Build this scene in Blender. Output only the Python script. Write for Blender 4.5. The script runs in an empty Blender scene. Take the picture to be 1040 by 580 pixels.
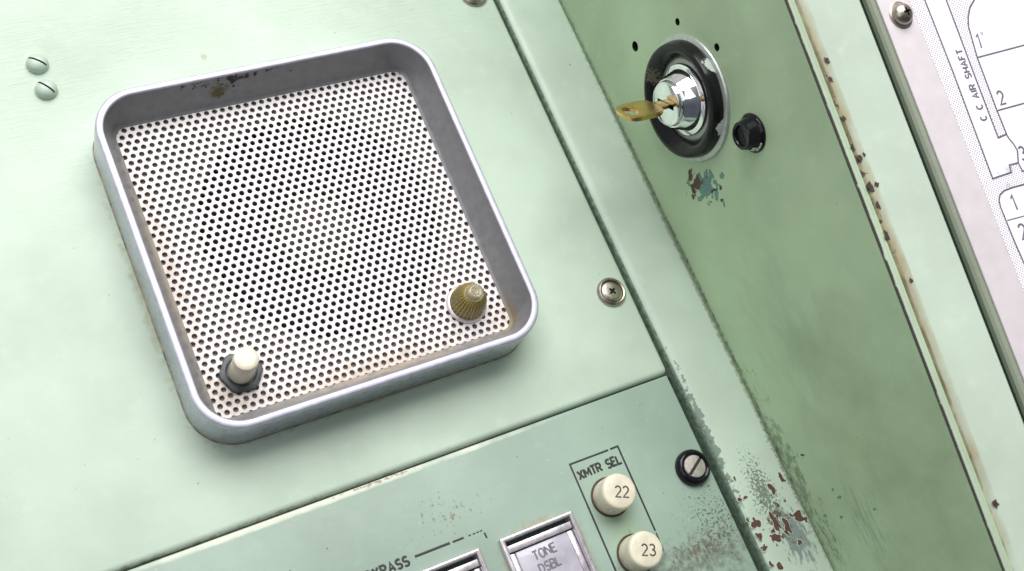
import bpy, bmesh, math, random
from mathutils import Vector, Matrix, noise as mnoise
random.seed(7)
S = 0.001                       # everything below is measured in millimetres
PI = math.pi
scene = bpy.context.scene
COL = scene.collection

# ------------------------------------------------------------------ camera frame (measured from the hole lattice of the grille)
F = 1250.0
R0 = Vector((0.8660020, -0.3907192, 0.3120560))     # camera right, in world axes
R1 = Vector((-0.2635473, -0.8869897, -0.3791993))   # camera down
R2 = Vector((0.4249508, 0.2461459, -0.8711079))     # camera forward
CAM = Vector((-108.887, -133.770, 333.928))

def ray(x, y):
    return R0*((x-520)/F) + R1*((y-290)/F) + R2
def PZ(x, y, z=0.0):
    r = ray(x, y); return CAM + r*((z-CAM.z)/r.z)
XW = 116.55
def PX(x, y, X=XW):
    r = ray(x, y); return CAM + r*((X-CAM.x)/r.x)
FD = Vector((0, 1, 0.1764)).normalized()            # direction of the slanted front rim
FN = Vector((1, 0, 0)).cross(FD)                    # its normal
FO = Vector((XW, -13.4, 97.1))
def PF(x, y, h=0.0):
    r = ray(x, y); q = CAM + r*(((FO-CAM).dot(FN)+h)/r.dot(FN)) - FO
    return (q.x, q.dot(FD))

# ------------------------------------------------------------------ mesh helpers
class Fr:                        # a local frame in mm
    def __init__(s, o, x, y, z):
        s.o, s.x, s.y, s.z = Vector(o), Vector(x), Vector(y), Vector(z)
    def p(s, a, b, c=0.0):
        return s.o + s.x*a + s.y*b + s.z*c
def PANEL(z=0.0): return Fr((0,0,z), (1,0,0), (0,1,0), (0,0,1))
WALL = Fr((XW,0,0), (0,1,0), (0,0,1), (-1,0,0))
RIM = Fr(FO, (1,0,0), FD, FN)

def finish(name, bm, mats, parent=None, origin=None, smooth=True, angle=35):
    bm.normal_update()
    if origin is None and parent is not None: origin = Vector(parent['o_mm'])
    if origin is None: origin = Vector((0,0,0))
    for v in bm.verts: v.co = (v.co-origin)*S
    me = bpy.data.meshes.new(name); bm.to_mesh(me); bm.free()
    if not isinstance(mats, (list, tuple)): mats = [mats]
    for m in mats: me.materials.append(m)
    if smooth:
        for p in me.polygons: p.use_smooth = True
        me.set_sharp_from_angle(angle=math.radians(angle))
    o = bpy.data.objects.new(name, me); COL.objects.link(o)
    if parent is not None:
        o.parent = parent
        d = origin-Vector(parent['o_mm']); o.location = d*S
    else: o.location = origin*S
    o['o_mm'] = list(origin)
    return o
def thing(name, origin, label, cat, group=None):
    o = bpy.data.objects.new(name, None); COL.objects.link(o)
    o.empty_display_size = .005
    o.location = Vector(origin)*S; o['o_mm'] = list(origin)
    return tag(o, label, cat, group)
def tag(o, label, cat, group=None, kind=None):
    o['label'] = label; o['category'] = cat
    if group: o['group'] = group
    if kind: o['kind'] = kind
    return o

def add_box(bm, fr, x0, x1, y0, y1, z0, z1, bev=0.0, seg=3, mi=0, sel=None):
    vs = [bm.verts.new(fr.p(a,b,c)) for c in (z0,z1) for b in (y0,y1) for a in (x0,x1)]
    fs = [bm.faces.new([vs[i] for i in q]) for q in ((0,2,3,1),(4,5,7,6),(0,1,5,4),(1,3,7,5),(3,2,6,7),(2,0,4,6))]
    for f in fs: f.material_index = mi
    if bev > 0:
        es = list({e for f in fs for e in f.edges})
        if sel: es = [e for e in es if sel([ (v.co-fr.o) for v in e.verts])]
        r = bmesh.ops.bevel(bm, geom=es, offset=bev, segments=seg, profile=.5, affect='EDGES')
        for f in r['faces']: f.material_index = mi
    return fs
def lathe(bm, fr, prof, n=48, mi=0, cap0=False, cap1=True, wob=None):
    """prof: (radius, height) pairs turned round fr.z"""
    rings = []
    for (r, h) in prof:
        ring = []
        for i in range(n):
            a = 2*PI*i/n; rr = r
            if wob: rr = r*wob(a, h)
            ring.append(bm.verts.new(fr.p(rr*math.cos(a), rr*math.sin(a), h)))
        rings.append(ring)
    out = []
    for A, B in zip(rings, rings[1:]):
        for i in range(n):
            f = bm.faces.new((A[i], A[(i+1)%n], B[(i+1)%n], B[i])); f.material_index = mi; out.append(f)
    if cap0: f = bm.faces.new(rings[0][::-1]); f.material_index = mi; out.append(f)
    if cap1: f = bm.faces.new(rings[-1]); f.material_index = mi; out.append(f)
    return out
def rrect(cx, cy, hx, hy, r, n=10):
    pts = []
    for k, (sx, sy) in enumerate(((1,1),(-1,1),(-1,-1),(1,-1))):
        for i in range(n+1):
            a = PI/2*k + PI/2*i/n
            pts.append((cx+sx*(hx-r)+r*math.cos(a), cy+sy*(hy-r)+r*math.sin(a)))
    return pts
def loft(bm, fr, loops, mi=0, cap0=False, cap1=False, mis=None):
    rs = [[bm.verts.new(fr.p(x, y, z)) for (x, y) in pts] for pts, z in loops]
    n = len(rs[0])
    for k, (A, B) in enumerate(zip(rs, rs[1:])):
        for i in range(n):
            f = bm.faces.new((A[i], A[(i+1)%n], B[(i+1)%n], B[i])); f.material_index = mis(k) if mis else mi
    if cap0: bm.faces.new(rs[0][::-1]).material_index = mi
    if cap1: bm.faces.new(rs[-1]).material_index = mi
def stroke(bm, fr, pts, w, lift=.02, hgt=.05, mi=0, closed=False):
    """a printed line: a very low domed ribbon swept along pts (x,y) of the frame"""
    n = len(pts); rings = []
    for i, (x, y) in enumerate(pts):
        a = pts[i-1] if (i > 0 or closed) else pts[i]
        b = pts[(i+1)%n] if (i < n-1 or closed) else pts[i]
        d1 = Vector((x-a[0], y-a[1])); d2 = Vector((b[0]-x, b[1]-y))
        if d1.length < 1e-9: d1 = d2.copy()
        if d2.length < 1e-9: d2 = d1.copy()
        d1.normalize(); d2.normalize(); t = d1+d2
        t = t.normalized() if t.length > 1e-6 else d1
        s = Vector((-t.y, t.x)); k = min(1.6, 1/max(.3, t.dot(d1)))
        ring = []
        for (u, v) in ((-1,0),(-.75,.8),(0,1),(.75,.8),(1,0)):
            ring.append(bm.verts.new(fr.p(x+s.x*u*w/2*k, y+s.y*u*w/2*k, lift+v*hgt)))
        rings.append(ring)
    prs = list(zip(rings, rings[1:])) + ([(rings[-1], rings[0])] if closed else [])
    for A, B in prs:
        for j in range(4):
            bm.faces.new((A[j], A[j+1], B[j+1], B[j])).material_index = mi
    if not closed:
        for ring in (rings[0], rings[-1]):
            try: bm.faces.new(ring).material_index = mi
            except ValueError: pass
def arc(cx, cy, rx, ry, a0, a1, n=10):
    return [(cx+rx*math.cos(math.radians(a0+(a1-a0)*i/n)), cy+ry*math.sin(math.radians(a0+(a1-a0)*i/n))) for i in range(n+1)]
G = {   # engraved single-stroke capitals, height 1
 'X': (.62, [[(0,0),(.6,1)],[(0,1),(.6,0)]]),
 'M': (.78, [[(0,0),(.03,1)],[(.05,.96),(.39,.3),(.73,.96)],[(.75,1),(.78,0)]]),
 'T': (.6, [[(0,1),(.6,1)],[(.3,1),(.3,0)]]),
 'R': (.58, [[(0,0),(0,1),(.3,1)]+arc(.3,.74,.26,.26,90,-90,8)+[(0,.48)],[(.3,.48),(.58,0)]]),
 'S': (.56, [arc(.28,.74,.26,.26,30,270,10)+arc(.28,.25,.27,.25,90,-150,10)[1:]]),
 'E': (.52, [[(.52,1),(0,1),(0,0),(.52,0)],[(0,.52),(.42,.52)]]),
 'L': (.5, [[(0,1),(0,0),(.5,0)]]),
 'Y': (.62, [[(0,1),(.31,.5),(.62,1)],[(.31,.5),(.31,0)]]),
 'P': (.56, [[(0,0),(0,1),(.3,1)]+arc(.3,.74,.26,.26,90,-90,8)+[(0,.48)]]),
 'A': (.64, [[(0,0),(.32,1),(.64,0)],[(.12,.34),(.52,.34)]]),
 'B': (.56, [[(.28,.54),(0,.54),(0,1),(.28,1)]+arc(.28,.77,.22,.23,90,-90,8),[(0,.54),(0,0),(.3,0)]+arc(.3,.27,.26,.27,-90,90,8)]),
 'C': (.58, [arc(.32,.5,.3,.5,50,310,14)]),
 'I': (.06, [[(.03,0),(.03,1)]]),
 'H': (.58, [[(0,0),(0,1)],[(.58,0),(.58,1)],[(0,.5),(.58,.5)]]),
 'F': (.5, [[(.5,1),(0,1),(0,0)],[(0,.52),(.4,.52)]]),
 'D': (.58, [[(0,0),(0,1),(.2,1)]+arc(.2,.5,.36,.5,90,-90,12)+[(0,0)]]),
 'O': (.62, [arc(.31,.5,.31,.5,90,449,20)]),
 'N': (.66, [[(0,0),(0,1)],[(.03,.97),(.63,.03)],[(.66,0),(.66,1)]]),
 '1': (.3, [[(.02,.8),(.22,1),(.22,0)]]),
 '2': (.56, [arc(.28,.72,.26,.28,160,-35,10)+[(.02,0),(.56,0)]]),
 '3': (.56, [arc(.27,.76,.24,.24,150,-90,10)+arc(.27,.26,.28,.26,90,-150,12)]),
 ' ': (.42, []),
}
def text_width(t, gap=.2): return sum(G[c][0]+gap for c in t)-gap
def write(bm, fr, t, ox, oy, ux, uy, h, w, gap=.2, mi=0, lift=.02, hgt=.05, jitter=0.0, sx=1.0):
    """writes t in frame fr with its lower left corner at (ox,oy), reading along (ux,uy)"""
    l = math.hypot(ux, uy); ux, uy = ux/l, uy/l; vx, vy = -uy, ux; a = 0
    for c in t:
        gw, st = G[c]; jx = random.uniform(-jitter, jitter); jy = random.uniform(-jitter, jitter)
        for s in st:
            stroke(bm, fr, [(ox+ux*(a+x*sx+jx)*h+vx*(y+jy)*h, oy+uy*(a+x*sx+jx)*h+vy*(y+jy)*h) for x, y in s], w, lift, hgt, mi)
        a += gw*sx+gap
def flake(bm, fr, x, y, rx, ry, rot=0, lift=.03, mi=1, n=16, rough=.35, seed=0, lip=None):
    if lip is not None: flake(bm, fr, x-.03, y+.05, rx+.16, ry+.16, rot, lift-.02, lip, n, rough, seed)
    ca, sa = math.cos(rot), math.sin(rot); vs = []
    for i in range(n):
        a = 2*PI*i/n
        k = 1+rough*2*mnoise.noise(Vector((math.cos(a)*1.4+seed*3.1, math.sin(a)*1.4, seed*7.7)))
        u, v = rx*k*math.cos(a), ry*k*math.sin(a)
        vs.append(bm.verts.new(fr.p(x+u*ca-v*sa, y+u*sa+v*ca, lift)))
    f = bm.faces.new(vs); f.material_index = mi
    if f.normal.dot(fr.z) < 0 and f.calc_area() > 0:
        f.normal_update()
    f.normal_update()
    if f.normal.dot(fr.z) < 0: f.normal_flip()
def carve(o, cutter_bm, hole_mat=None):
    """boolean difference with a closed cutter given in world mm"""
    me = bpy.data.meshes.new('cut')
    og = Vector(o['o_mm'])
    for v in cutter_bm.verts: v.co = (v.co-og)*S
    bmesh.ops.recalc_face_normals(cutter_bm, faces=cutter_bm.faces)
    cutter_bm.to_mesh(me); cutter_bm.free()
    c = bpy.data.objects.new('cut', me); COL.objects.link(c); c.location = og*S; bpy.context.view_layer.update()
    if hole_mat: me.materials.append(hole_mat)
    tb = bmesh.new(); tb.from_mesh(o.data); bmesh.ops.recalc_face_normals(tb, faces=[f for f in tb.faces if any(len(e.link_faces) > 1 for e in f.edges)]); tb.to_mesh(o.data); tb.free()
    m = o.modifiers.new('b', 'BOOLEAN'); m.object = c; m.operation = 'DIFFERENCE'; m.solver = 'EXACT'
    m.material_mode = 'TRANSFER'
    dg = bpy.context.evaluated_depsgraph_get(); dg.update()
    nm = bpy.data.meshes.new_from_object(o.evaluated_get(dg))
    o.modifiers.clear(); o.data = nm; bpy.data.objects.remove(c)
    for p in nm.polygons: p.use_smooth = True
    nm.set_sharp_from_angle(angle=math.radians(35))

# ------------------------------------------------------------------ materials
def srgb(r, g, b):
    f = lambda c: (c/255)/12.92 if c/255 <= .04045 else ((c/255+.055)/1.055)**2.4
    return (f(r), f(g), f(b), 1)
class Nodes:
    def __init__(s, name):
        s.m = bpy.data.materials.new(name); s.m.use_nodes = True
        s.t = s.m.node_tree; s.N = s.t.nodes; s.L = s.t.links
        s.b = s.N['Principled BSDF']
        tc = s.N.new('ShaderNodeTexCoord'); g = s.N.new('ShaderNodeVectorMath'); g.operation = 'SCALE'
        g.inputs[3].default_value = 1000; s.L.new(tc.outputs['Object'], g.inputs[0]); s.P = g.outputs[0]
    def math(s, op, a, b=None, c=None, clamp=False):
        n = s.N.new('ShaderNodeMath'); n.operation = op; n.use_clamp = clamp
        for i, v in enumerate((a, b, c)):
            if v is None: continue
            if isinstance(v, (int, float)): n.inputs[i].default_value = v
            else: s.L.new(v, n.inputs[i])
        return n.outputs[0]
    def vmath(s, op, a, b):
        n = s.N.new('ShaderNodeVectorMath'); n.operation = op
        for i, v in enumerate((a, b)):
            if isinstance(v, (tuple, list, Vector)): n.inputs[i].default_value = tuple(v)
            else: s.L.new(v, n.inputs[i])
        return n
    def noise(s, scale, detail=4, rough=.55, stretch=(1,1,1), off=(0,0,0), dist=0):
        v = s.vmath('MULTIPLY', s.P, tuple(scale*k for k in stretch)).outputs[0]
        v = s.vmath('ADD', v, off).outputs[0]
        n = s.N.new('ShaderNodeTexNoise'); n.inputs['Scale'].default_value = 1
        n.inputs['Detail'].default_value = detail; n.inputs['Roughness'].default_value = rough
        n.inputs['Distortion'].default_value = dist
        s.L.new(v, n.inputs['Vector']); return n.outputs['Fac']
    def mrange(s, v, a, b, c=0, d=1, smooth=False):
        n = s.N.new('ShaderNodeMapRange'); n.clamp = True
        if smooth: n.interpolation_type = 'SMOOTHSTEP'
        s.L.new(v, n.inputs[0])
        for i, k in enumerate((a, b, c, d)): n.inputs[i+1].default_value = k
        return n.outputs[0]
    def mix(s, f, a, b):
        n = s.N.new('ShaderNodeMix'); n.data_type = 'RGBA'
        if isinstance(f, (int, float)): n.inputs[0].default_value = f
        else: s.L.new(f, n.inputs[0])
        for i, v in ((6, a), (7, b)):
            if isinstance(v, tuple): n.inputs[i].default_value = v
            else: s.L.new(v, n.inputs[i])
        return n.outputs[2]
    def set(s, k, v):
        if isinstance(v, (int, float, tuple)): s.b.inputs[k].default_value = v
        else: s.L.new(v, s.b.inputs[k])
    def bump(s, h, strength, dist_mm, prev=None):
        n = s.N.new('ShaderNodeBump'); n.inputs['Strength'].default_value = strength
        n.inputs['Distance'].default_value = dist_mm*S
        s.L.new(h, n.inputs['Height'])
        if prev is not None: s.L.new(prev, n.inputs['Normal'])
        return n.outputs['Normal']
    def fall(s, c, r, rot=0, axis='Z'):
        """1 at the centre c of an ellipsoid with radii r (mm), 0 at its surface"""
        v = s.vmath('SUBTRACT', s.P, tuple(c)).outputs[0]
        if rot:
            n = s.N.new('ShaderNodeVectorRotate'); n.rotation_type = axis+'_AXIS'; n.inputs['Angle'].default_value = rot
            s.L.new(v, n.inputs['Vector']); v = n.outputs[0]
        v = s.vmath('DIVIDE', v, tuple(r)).outputs[0]
        l = s.N.new('ShaderNodeVectorMath'); l.operation = 'LENGTH'; s.L.new(v, l.inputs[0])
        return s.math('SUBTRACT', 1, l.outputs['Value'], clamp=True)
    def patch(s, c, r, scale, thr, soft=.04, k=.6, stretch=(1,1,1), off=(0,0,0), rot=0, axis='Z', detail=5, op=1.0):
        f = s.fall(c, r, rot, axis)
        n = s.noise(scale, detail, .6, stretch, off)
        v = s.math('ADD', n, s.math('MULTIPLY', f, k))
        m = s.mrange(v, thr, thr+soft)
        g = s.mrange(f, 0, .12)
        return s.math('MULTIPLY', s.math('MULTIPLY', m, g), op)

def paint(name, base, rough=.38, patches=(), dust=.5, bump=.5, streak=0.0, var=.10, spec=.5):
    n = Nodes(name)
    big = n.noise(.022, 3, .5); mid = n.noise(.16, 5, .6, off=(7,3,1))
    c = n.mix(n.mrange(big, .35, .65), tuple(k*(1-var) for k in base[:3])+(1,), tuple(min(1, k*(1+var)) for k in base[:3])+(1,))
    c = n.mix(n.mrange(mid, .55, .75, 0, .35), c, tuple(min(1, k*1.16+.02) for k in base[:3])+(1,))
    # faint grime film and pin-point specks
    sp = n.mrange(n.noise(.55, 2, .5, off=(31,5,9)), .755, .775, 0, dust)
    c = n.mix(sp, c, (.10,.12,.085,1))
    ls = n.mrange(n.noise(.42, 2, .5, stretch=(1,2.2,1), off=(3,55,2)), .735, .765, 0, .5*dust)
    c = n.mix(n.math('MULTIPLY', ls, .35), c, (.78,.86,.80,1))
    rg = n.mrange(mid, .3, .7, rough-.05, rough+.08)
    h = n.math('ADD', n.math('MULTIPLY', n.noise(.9, 3, .6), .5), n.math('MULTIPLY', n.noise(.12, 3, .5, off=(9,9,9)), 1.6))
    hs = None
    for p in patches:
        col = p.pop('col'); rr = p.pop('rough', None); dep = p.pop('deep', 0)
        m = n.patch(**p)
        c = n.mix(m, c, col)
        if rr is not None:
            rg = n.math('ADD', n.math('MULTIPLY', rg, n.math('SUBTRACT', 1, m)), n.math('MULTIPLY', m, rr))
        if dep: h = n.math('SUBTRACT', h, n.math('MULTIPLY', m, dep))
    # hair-fine scratches in two directions
    for an, of in ((.5,(3,1,4)),(-.35,(8,2,6))):
        vr = n.N.new('ShaderNodeVectorRotate'); vr.rotation_type = 'Z_AXIS'; vr.inputs['Angle'].default_value = an
        n.L.new(n.P, vr.inputs['Vector']); keep = n.P; n.P = vr.outputs[0]
        sc = n.mrange(n.noise(1.0, 2, .5, stretch=(.09,2.6,.5), off=of), .70, .76)
        wh = n.mrange(n.noise(.03, 2, .5, off=of), .50, .62)
        n.P = keep; sc = n.math('MULTIPLY', sc, wh)
        c = n.mix(n.math('MULTIPLY', sc, .22), c, tuple(min(1, k*1.35+.03) for k in base[:3])+(1,))
        h = n.math('SUBTRACT', h, n.math('MULTIPLY', sc, .35))
    nb = n.bump(h, bump, .12)
    if streak:
        st = n.noise(1.0, 3, .6, stretch=(.10,1.3,1))
        area = n.fall((-20,95,0), (230,95,60))
        st = n.math('MULTIPLY', st, n.math('MULTIPLY', area, 1.4, clamp=True))
        nb = n.bump(st, streak, .25, nb)
    n.set('Base Color', c); n.set('Roughness', rg); n.L.new(nb, n.b.inputs['Normal'])
    n.set('Specular IOR Level', spec)
    return n.m
def metal(name, col, rough=.3, metallic=1.0, bump=0.0, scale=1.0, patches=(), stretch=(1,1,1), rv=.06):
    n = Nodes(name); c = col
    t = n.noise(.35*scale, 5, .6, stretch)
    c = n.mix(n.mrange(t, .35, .65), tuple(k*.88 for k in col[:3])+(1,), tuple(min(1, k*1.08) for k in col[:3])+(1,))
    rg = n.mrange(t, .3, .7, rough-rv, rough+rv); mt = None
    for p in patches:
        colp = p.pop('col'); m = n.patch(**p); c = n.mix(m, c, colp)
        rg = n.math('MAXIMUM', rg, n.math('MULTIPLY', m, .6))
        q = n.math('SUBTRACT', 1, m); mt = q if mt is None else n.math('MULTIPLY', mt, q)
    n.set('Base Color', c); n.set('Roughness', rg)
    if mt is None: n.set('Metallic', metallic)
    else: n.set('Metallic', n.math('MULTIPLY', mt, metallic))
    if bump:
        n.L.new(n.bump(n.noise(1.6*scale, 4, .6, stretch), bump, .08), n.b.inputs['Normal'])
    return n.m
def plain(name, col, rough=.4, var=.06, bump=0, coat=0, scale=.4, spec=.5):
    n = Nodes(name); t = n.noise(scale, 4, .6)
    n.set('Base Color', n.mix(n.mrange(t, .35, .65), tuple(k*(1-var) for k in col[:3])+(1,), tuple(min(1, k*(1+var)) for k in col[:3])+(1,)))
    n.set('Roughness', n.mrange(t, .3, .7, max(.02, rough-.05), rough+.06)); n.set('Specular IOR Level', spec)
    if coat: n.set('Coat Weight', coat); n.set('Coat Roughness', .08)
    if bump: n.L.new(n.bump(n.noise(1.2, 4, .6), bump, .08), n.b.inputs['Normal'])
    return n.m

MINT = (.472, .572, .478, 1)
DULL = (.265, .352, .295, 1)
WALLC = (.425, .56, .36, 1)
GRIME = (.085, .075, .045, 1); BROWN = (.095, .045, .032, 1); TEAL = (.14, .27, .24, 1); OLIVE = (.20, .19, .09, 1)
DKG = (.05, .085, .065, 1)
def pw(x, y): return tuple(PX(x, y))
def pz(x, y, z=0): return tuple(PZ(x, y, z))
def pf(x, y):
    a = PF(x, y); return tuple(RIM.p(a[0], a[1], 0))

M = {}
M['speaker_paint'] = paint('mint paint on speaker panel', MINT, .46, [
    dict(c=(-60,-81.8,-2), r=(100,1.6,3), scale=.35, thr=.60, soft=.25, k=.35, col=GRIME, op=.6),
    dict(c=(92.6,0,-1), r=(1.0,160,6), scale=.3, thr=.55, soft=.3, k=.3, col=DKG, op=.6),
    dict(c=pz(207,58), r=(1.3,1.3,3), scale=.8, thr=.5, soft=.3, k=.7, col=(.36,.34,.22,1), op=.6),
    dict(c=(-53.5,-12,0), r=(2.2,52,3), scale=.4, thr=.62, soft=.3, k=.4, col=(.30,.29,.14,1), op=.5),
    dict(c=(-46,-56,0), r=(12,12,3), scale=.5, thr=.75, soft=.3, k=.4, col=(.30,.27,.12,1), op=.5),
    dict(c=(0,-60.3,0), r=(54,1.6,3), scale=.5, thr=.6, soft=.3, k=.4, col=(.30,.27,.12,1), op=.5),
    ], dust=.55, streak=.9, spec=.36)
M['strip_paint'] = paint('mint paint on frame strip', MINT, .38, [
    dict(c=pz(792,530), r=(13,20,6), scale=.62, thr=.82, soft=.02, k=.38, col=BROWN, rough=.5, deep=.5, stretch=(1,.7,1)),
    dict(c=pz(808,545), r=(9,16,6), scale=.8, thr=.70, soft=.12, k=.5, col=(.15,.19,.19,1), op=.8, stretch=(1,.35,1)),
    dict(c=pz(775,500), r=(9,24,6), scale=1.2, thr=.72, soft=.06, k=.35, col=(.12,.15,.12,1), op=.85),
    dict(c=(95.8,-105,-1), r=(2.0,36,6), scale=.45, thr=.64, soft=.05, k=.35, col=(.13,.19,.15,1), op=.85),
    dict(c=pz(713,440), r=(3,8,6), scale=.6, thr=.62, soft=.2, k=.5, col=(.15,.075,.02,1), op=.9),
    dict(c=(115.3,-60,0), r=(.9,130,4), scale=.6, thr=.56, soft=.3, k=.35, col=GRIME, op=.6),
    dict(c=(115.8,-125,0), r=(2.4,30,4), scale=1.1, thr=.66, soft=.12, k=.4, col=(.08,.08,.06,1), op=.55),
    dict(c=pz(600,60), r=(8,40,4), scale=1.5, thr=.80, soft=.1, k=.2, col=OLIVE, op=.5),
    dict(c=pz(672,210), r=(8,30,4), scale=1.5, thr=.78, soft=.1, k=.2, col=OLIVE, op=.6),
    ], dust=.8, bump=.7)
M['lower_paint'] = paint('grey green paint on control panel', DULL, .42, [
    dict(c=(-30,-82.8,-1), r=(90,1.3,4), scale=.06, thr=.44, soft=.3, k=.4, col=(.58,.60,.50,1), op=.9),
    dict(c=(-8,-82.7,-1), r=(26,1.1,4), scale=.8, thr=.76, soft=.06, k=.36, col=(.20,.14,.09,1), op=.8),
    dict(c=pz(455,520,-1), r=(26,12,4), scale=.85, thr=.77, soft=.05, k=.25, col=(.16,.145,.09,1), op=.9, stretch=(1.3,.8,1)),
    dict(c=pz(715,555,-1), r=(24,11,4), scale=.8, thr=.74, soft=.08, k=.32, col=(.13,.075,.045,1), op=.85, stretch=(1.4,.7,1)),
    dict(c=pz(700,575,-1), r=(45,12,4), scale=.5, thr=.60, soft=.3, k=.35, col=(.11,.125,.10,1), op=.8),
    dict(c=pz(726,530,-1), r=(20,26,4), scale=1.3, thr=.74, soft=.06, k=.27, col=(.07,.075,.055,1), op=.85),
    dict(c=(29.7,-109.9,-1), r=(17,2.6,4), scale=.5, thr=.60, soft=.3, k=.4, col=(.30,.22,.10,1), op=.5),
    dict(c=(17.2,-120,-1), r=(2.2,14,4), scale=.5, thr=.60, soft=.3, k=.4, col=(.30,.22,.10,1), op=.55),
    dict(c=(42.4,-120,-1), r=(2.2,14,4), scale=.5, thr=.60, soft=.3, k=.4, col=(.30,.22,.10,1), op=.5),
    dict(c=(55.2,-120,-1), r=(8,24,4), scale=.2, thr=.55, soft=.4, k=.4, col=(.27,.36,.22,1), op=.7),
    ], dust=1.0)
M['wall_paint'] = paint('green paint on niche wall', WALLC, .40, [
    dict(c=pw(716,190), r=(4,8,8.5), scale=.36, thr=.70, soft=.02, k=.42, col=TEAL, deep=.3),
    dict(c=pw(709,188), r=(4,5,9), scale=.38, thr=.74, soft=.02, k=.42, col=BROWN, deep=.3, off=(4,4,8)),
    dict(c=(XW,-122,3), r=(3,55,7), scale=.45, thr=.66, soft=.15, k=.3, col=(.11,.15,.10,1), stretch=(1,.6,1.2), op=.65),
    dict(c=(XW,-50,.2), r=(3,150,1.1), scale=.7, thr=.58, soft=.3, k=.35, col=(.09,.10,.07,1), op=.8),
    dict(c=pw(880,530), r=(4,26,14), scale=.5, thr=.70, soft=.15, k=.3, col=(.20,.34,.25,1), stretch=(1,.35,2.2), op=.6),
    dict(c=pw(840,540), r=(4,24,12), scale=.8, thr=.72, soft=.08, k=.22, col=(.07,.12,.09,1), stretch=(1,.4,2.0), op=.8),
    dict(c=pw(790,255), r=(4,26,22), scale=.5, thr=.80, soft=.12, k=.2, col=(.42,.56,.40,1), stretch=(1,.25,2.6), op=.5),
    dict(c=pw(900,470), r=(4,60,34), scale=.06, thr=.48, soft=.5, k=.35, col=(.26,.30,.17,1), op=.55),
    dict(c=pw(800,330), r=(4,30,22), scale=.14, thr=.52, soft=.4, k=.3, col=(.27,.36,.23,1), op=.4, stretch=(1,.5,1.5)),
    dict(c=pw(850,120), r=(4,30,20), scale=.3, thr=.70, soft=.2, k=.25, col=(.44,.52,.38,1), op=.4, stretch=(1,.3,2)),
    ], dust=.5, bump=.7, var=.12)
M['rim_paint'] = paint('pale mint paint on front rim', (.50,.59,.495,1), .35, [
    dict(c=(XW+3.8,-60,88), r=(2.9,150,12), rot=-.1746, axis='X', scale=.12, thr=.40, soft=.5, k=.45, col=(.30,.24,.12,1), op=.8, stretch=(1,.6,.6)),
    dict(c=(XW+2.5,-60,86), r=(1.9,150,12), rot=-.1746, axis='X', scale=.3, thr=.42, soft=.3, k=.4, col=(.10,.075,.04,1), op=.85, stretch=(1,.4,.4)),
    dict(c=pf(872,168), r=(2.6,46,6), rot=-.1746, axis='X', scale=.5, thr=.715, soft=.03, k=.32, col=(.055,.035,.03,1), deep=.6),
    dict(c=(XW+28,-50,90), rot=-.1746, axis='X', r=(4,110,8), scale=.5, thr=.60, soft=.15, k=.3, col=(.12,.13,.07,1), op=.7),
    ], dust=.35, bump=.6)
M['bead_paint'] = paint('green paint on folded wall edge', (.44,.53,.42,1), .4, [
    dict(c=(XW-.1,-60,88.1), r=(.42,170,3), rot=-.1746, axis='X', scale=.5, thr=.40, soft=.12, k=.3, col=(.045,.035,.025,1), op=.95, stretch=(1,.5,.5)),
    ], dust=.5)
M['ledge'] = paint('yellowed green ledge beside placard', (.25,.285,.215,1), .5, [], dust=1)
M['groove'] = paint('green undercoat in the groove', (.13,.18,.12,1), .5, [
    dict(c=(XW+28,-60,85), r=(8,130,40), scale=.4, thr=.58, soft=.25, k=.2, col=(.10,.085,.04,1), op=.8)], dust=1)
M['gap'] = plain('dark green undercoat and painted groove shadow', (.035,.065,.05,1), .6)
M['undercoat'] = plain('old dark green coat in the seam', (.19,.27,.20,1), .5, var=.35, scale=.6)
M['dirt_line'] = plain('brown dirt line round the bezel', (.25,.23,.13,1), .6, var=.6, scale=.25)
M['primer'] = plain('brown primer under chipped paint', BROWN, .55, var=.25, bump=.4, scale=1.2)
M['tealchip'] = plain('old teal paint under chips', TEAL, .5, var=.15, bump=.3, scale=1.0)
M['darkchip'] = plain('dark bare spot', (.05,.035,.028,1), .5, var=.3, bump=.4, scale=1.2)
M['lip'] = plain('pale broken paint edge', (.62,.68,.60,1), .45)
M['ink'] = plain('black printed ink', (.018,.02,.02,1), .5)
M['greyink'] = plain('grey legend ink', (.135,.12,.16,1), .55)
M['hole'] = plain('dark hole', (.004,.005,.004,1), .8)
M['side_metal'] = metal('polished aluminium outer side of speaker bezel', (.52,.52,.60,1), .30, .75, .2, 1.0)
M['rim_metal'] = metal('satin aluminium lip of speaker bezel', (.52,.51,.62,1), .5, .45, .2, 1.0)
M['bezel'] = metal('dark grey anodised inner face of speaker bezel', (.215,.215,.225,1), .42, .15, .3, 1.0, [  # base darker than the lip: shade of the turned-away walls put into colour
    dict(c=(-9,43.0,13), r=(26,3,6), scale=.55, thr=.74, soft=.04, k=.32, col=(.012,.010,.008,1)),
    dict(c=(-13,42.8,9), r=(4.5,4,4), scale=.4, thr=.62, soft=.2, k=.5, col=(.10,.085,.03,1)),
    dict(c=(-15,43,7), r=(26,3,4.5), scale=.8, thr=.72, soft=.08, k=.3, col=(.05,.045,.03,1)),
    dict(c=(1.5,-55,4.5), r=(52,4.0,4.5), scale=.35, thr=.52, soft=.35, k=.45, col=(.36,.29,.24,1), op=.9),
    dict(c=(-46,-8,4.5), r=(4.0,52,4.5), scale=.35, thr=.52, soft=.35, k=.45, col=(.34,.29,.25,1), op=.9),
    dict(c=(46,-50,5), r=(9,11,5), scale=.5, thr=.60, soft=.3, k=.5, col=(.22,.17,.09,1), op=.8),
    ])
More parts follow.
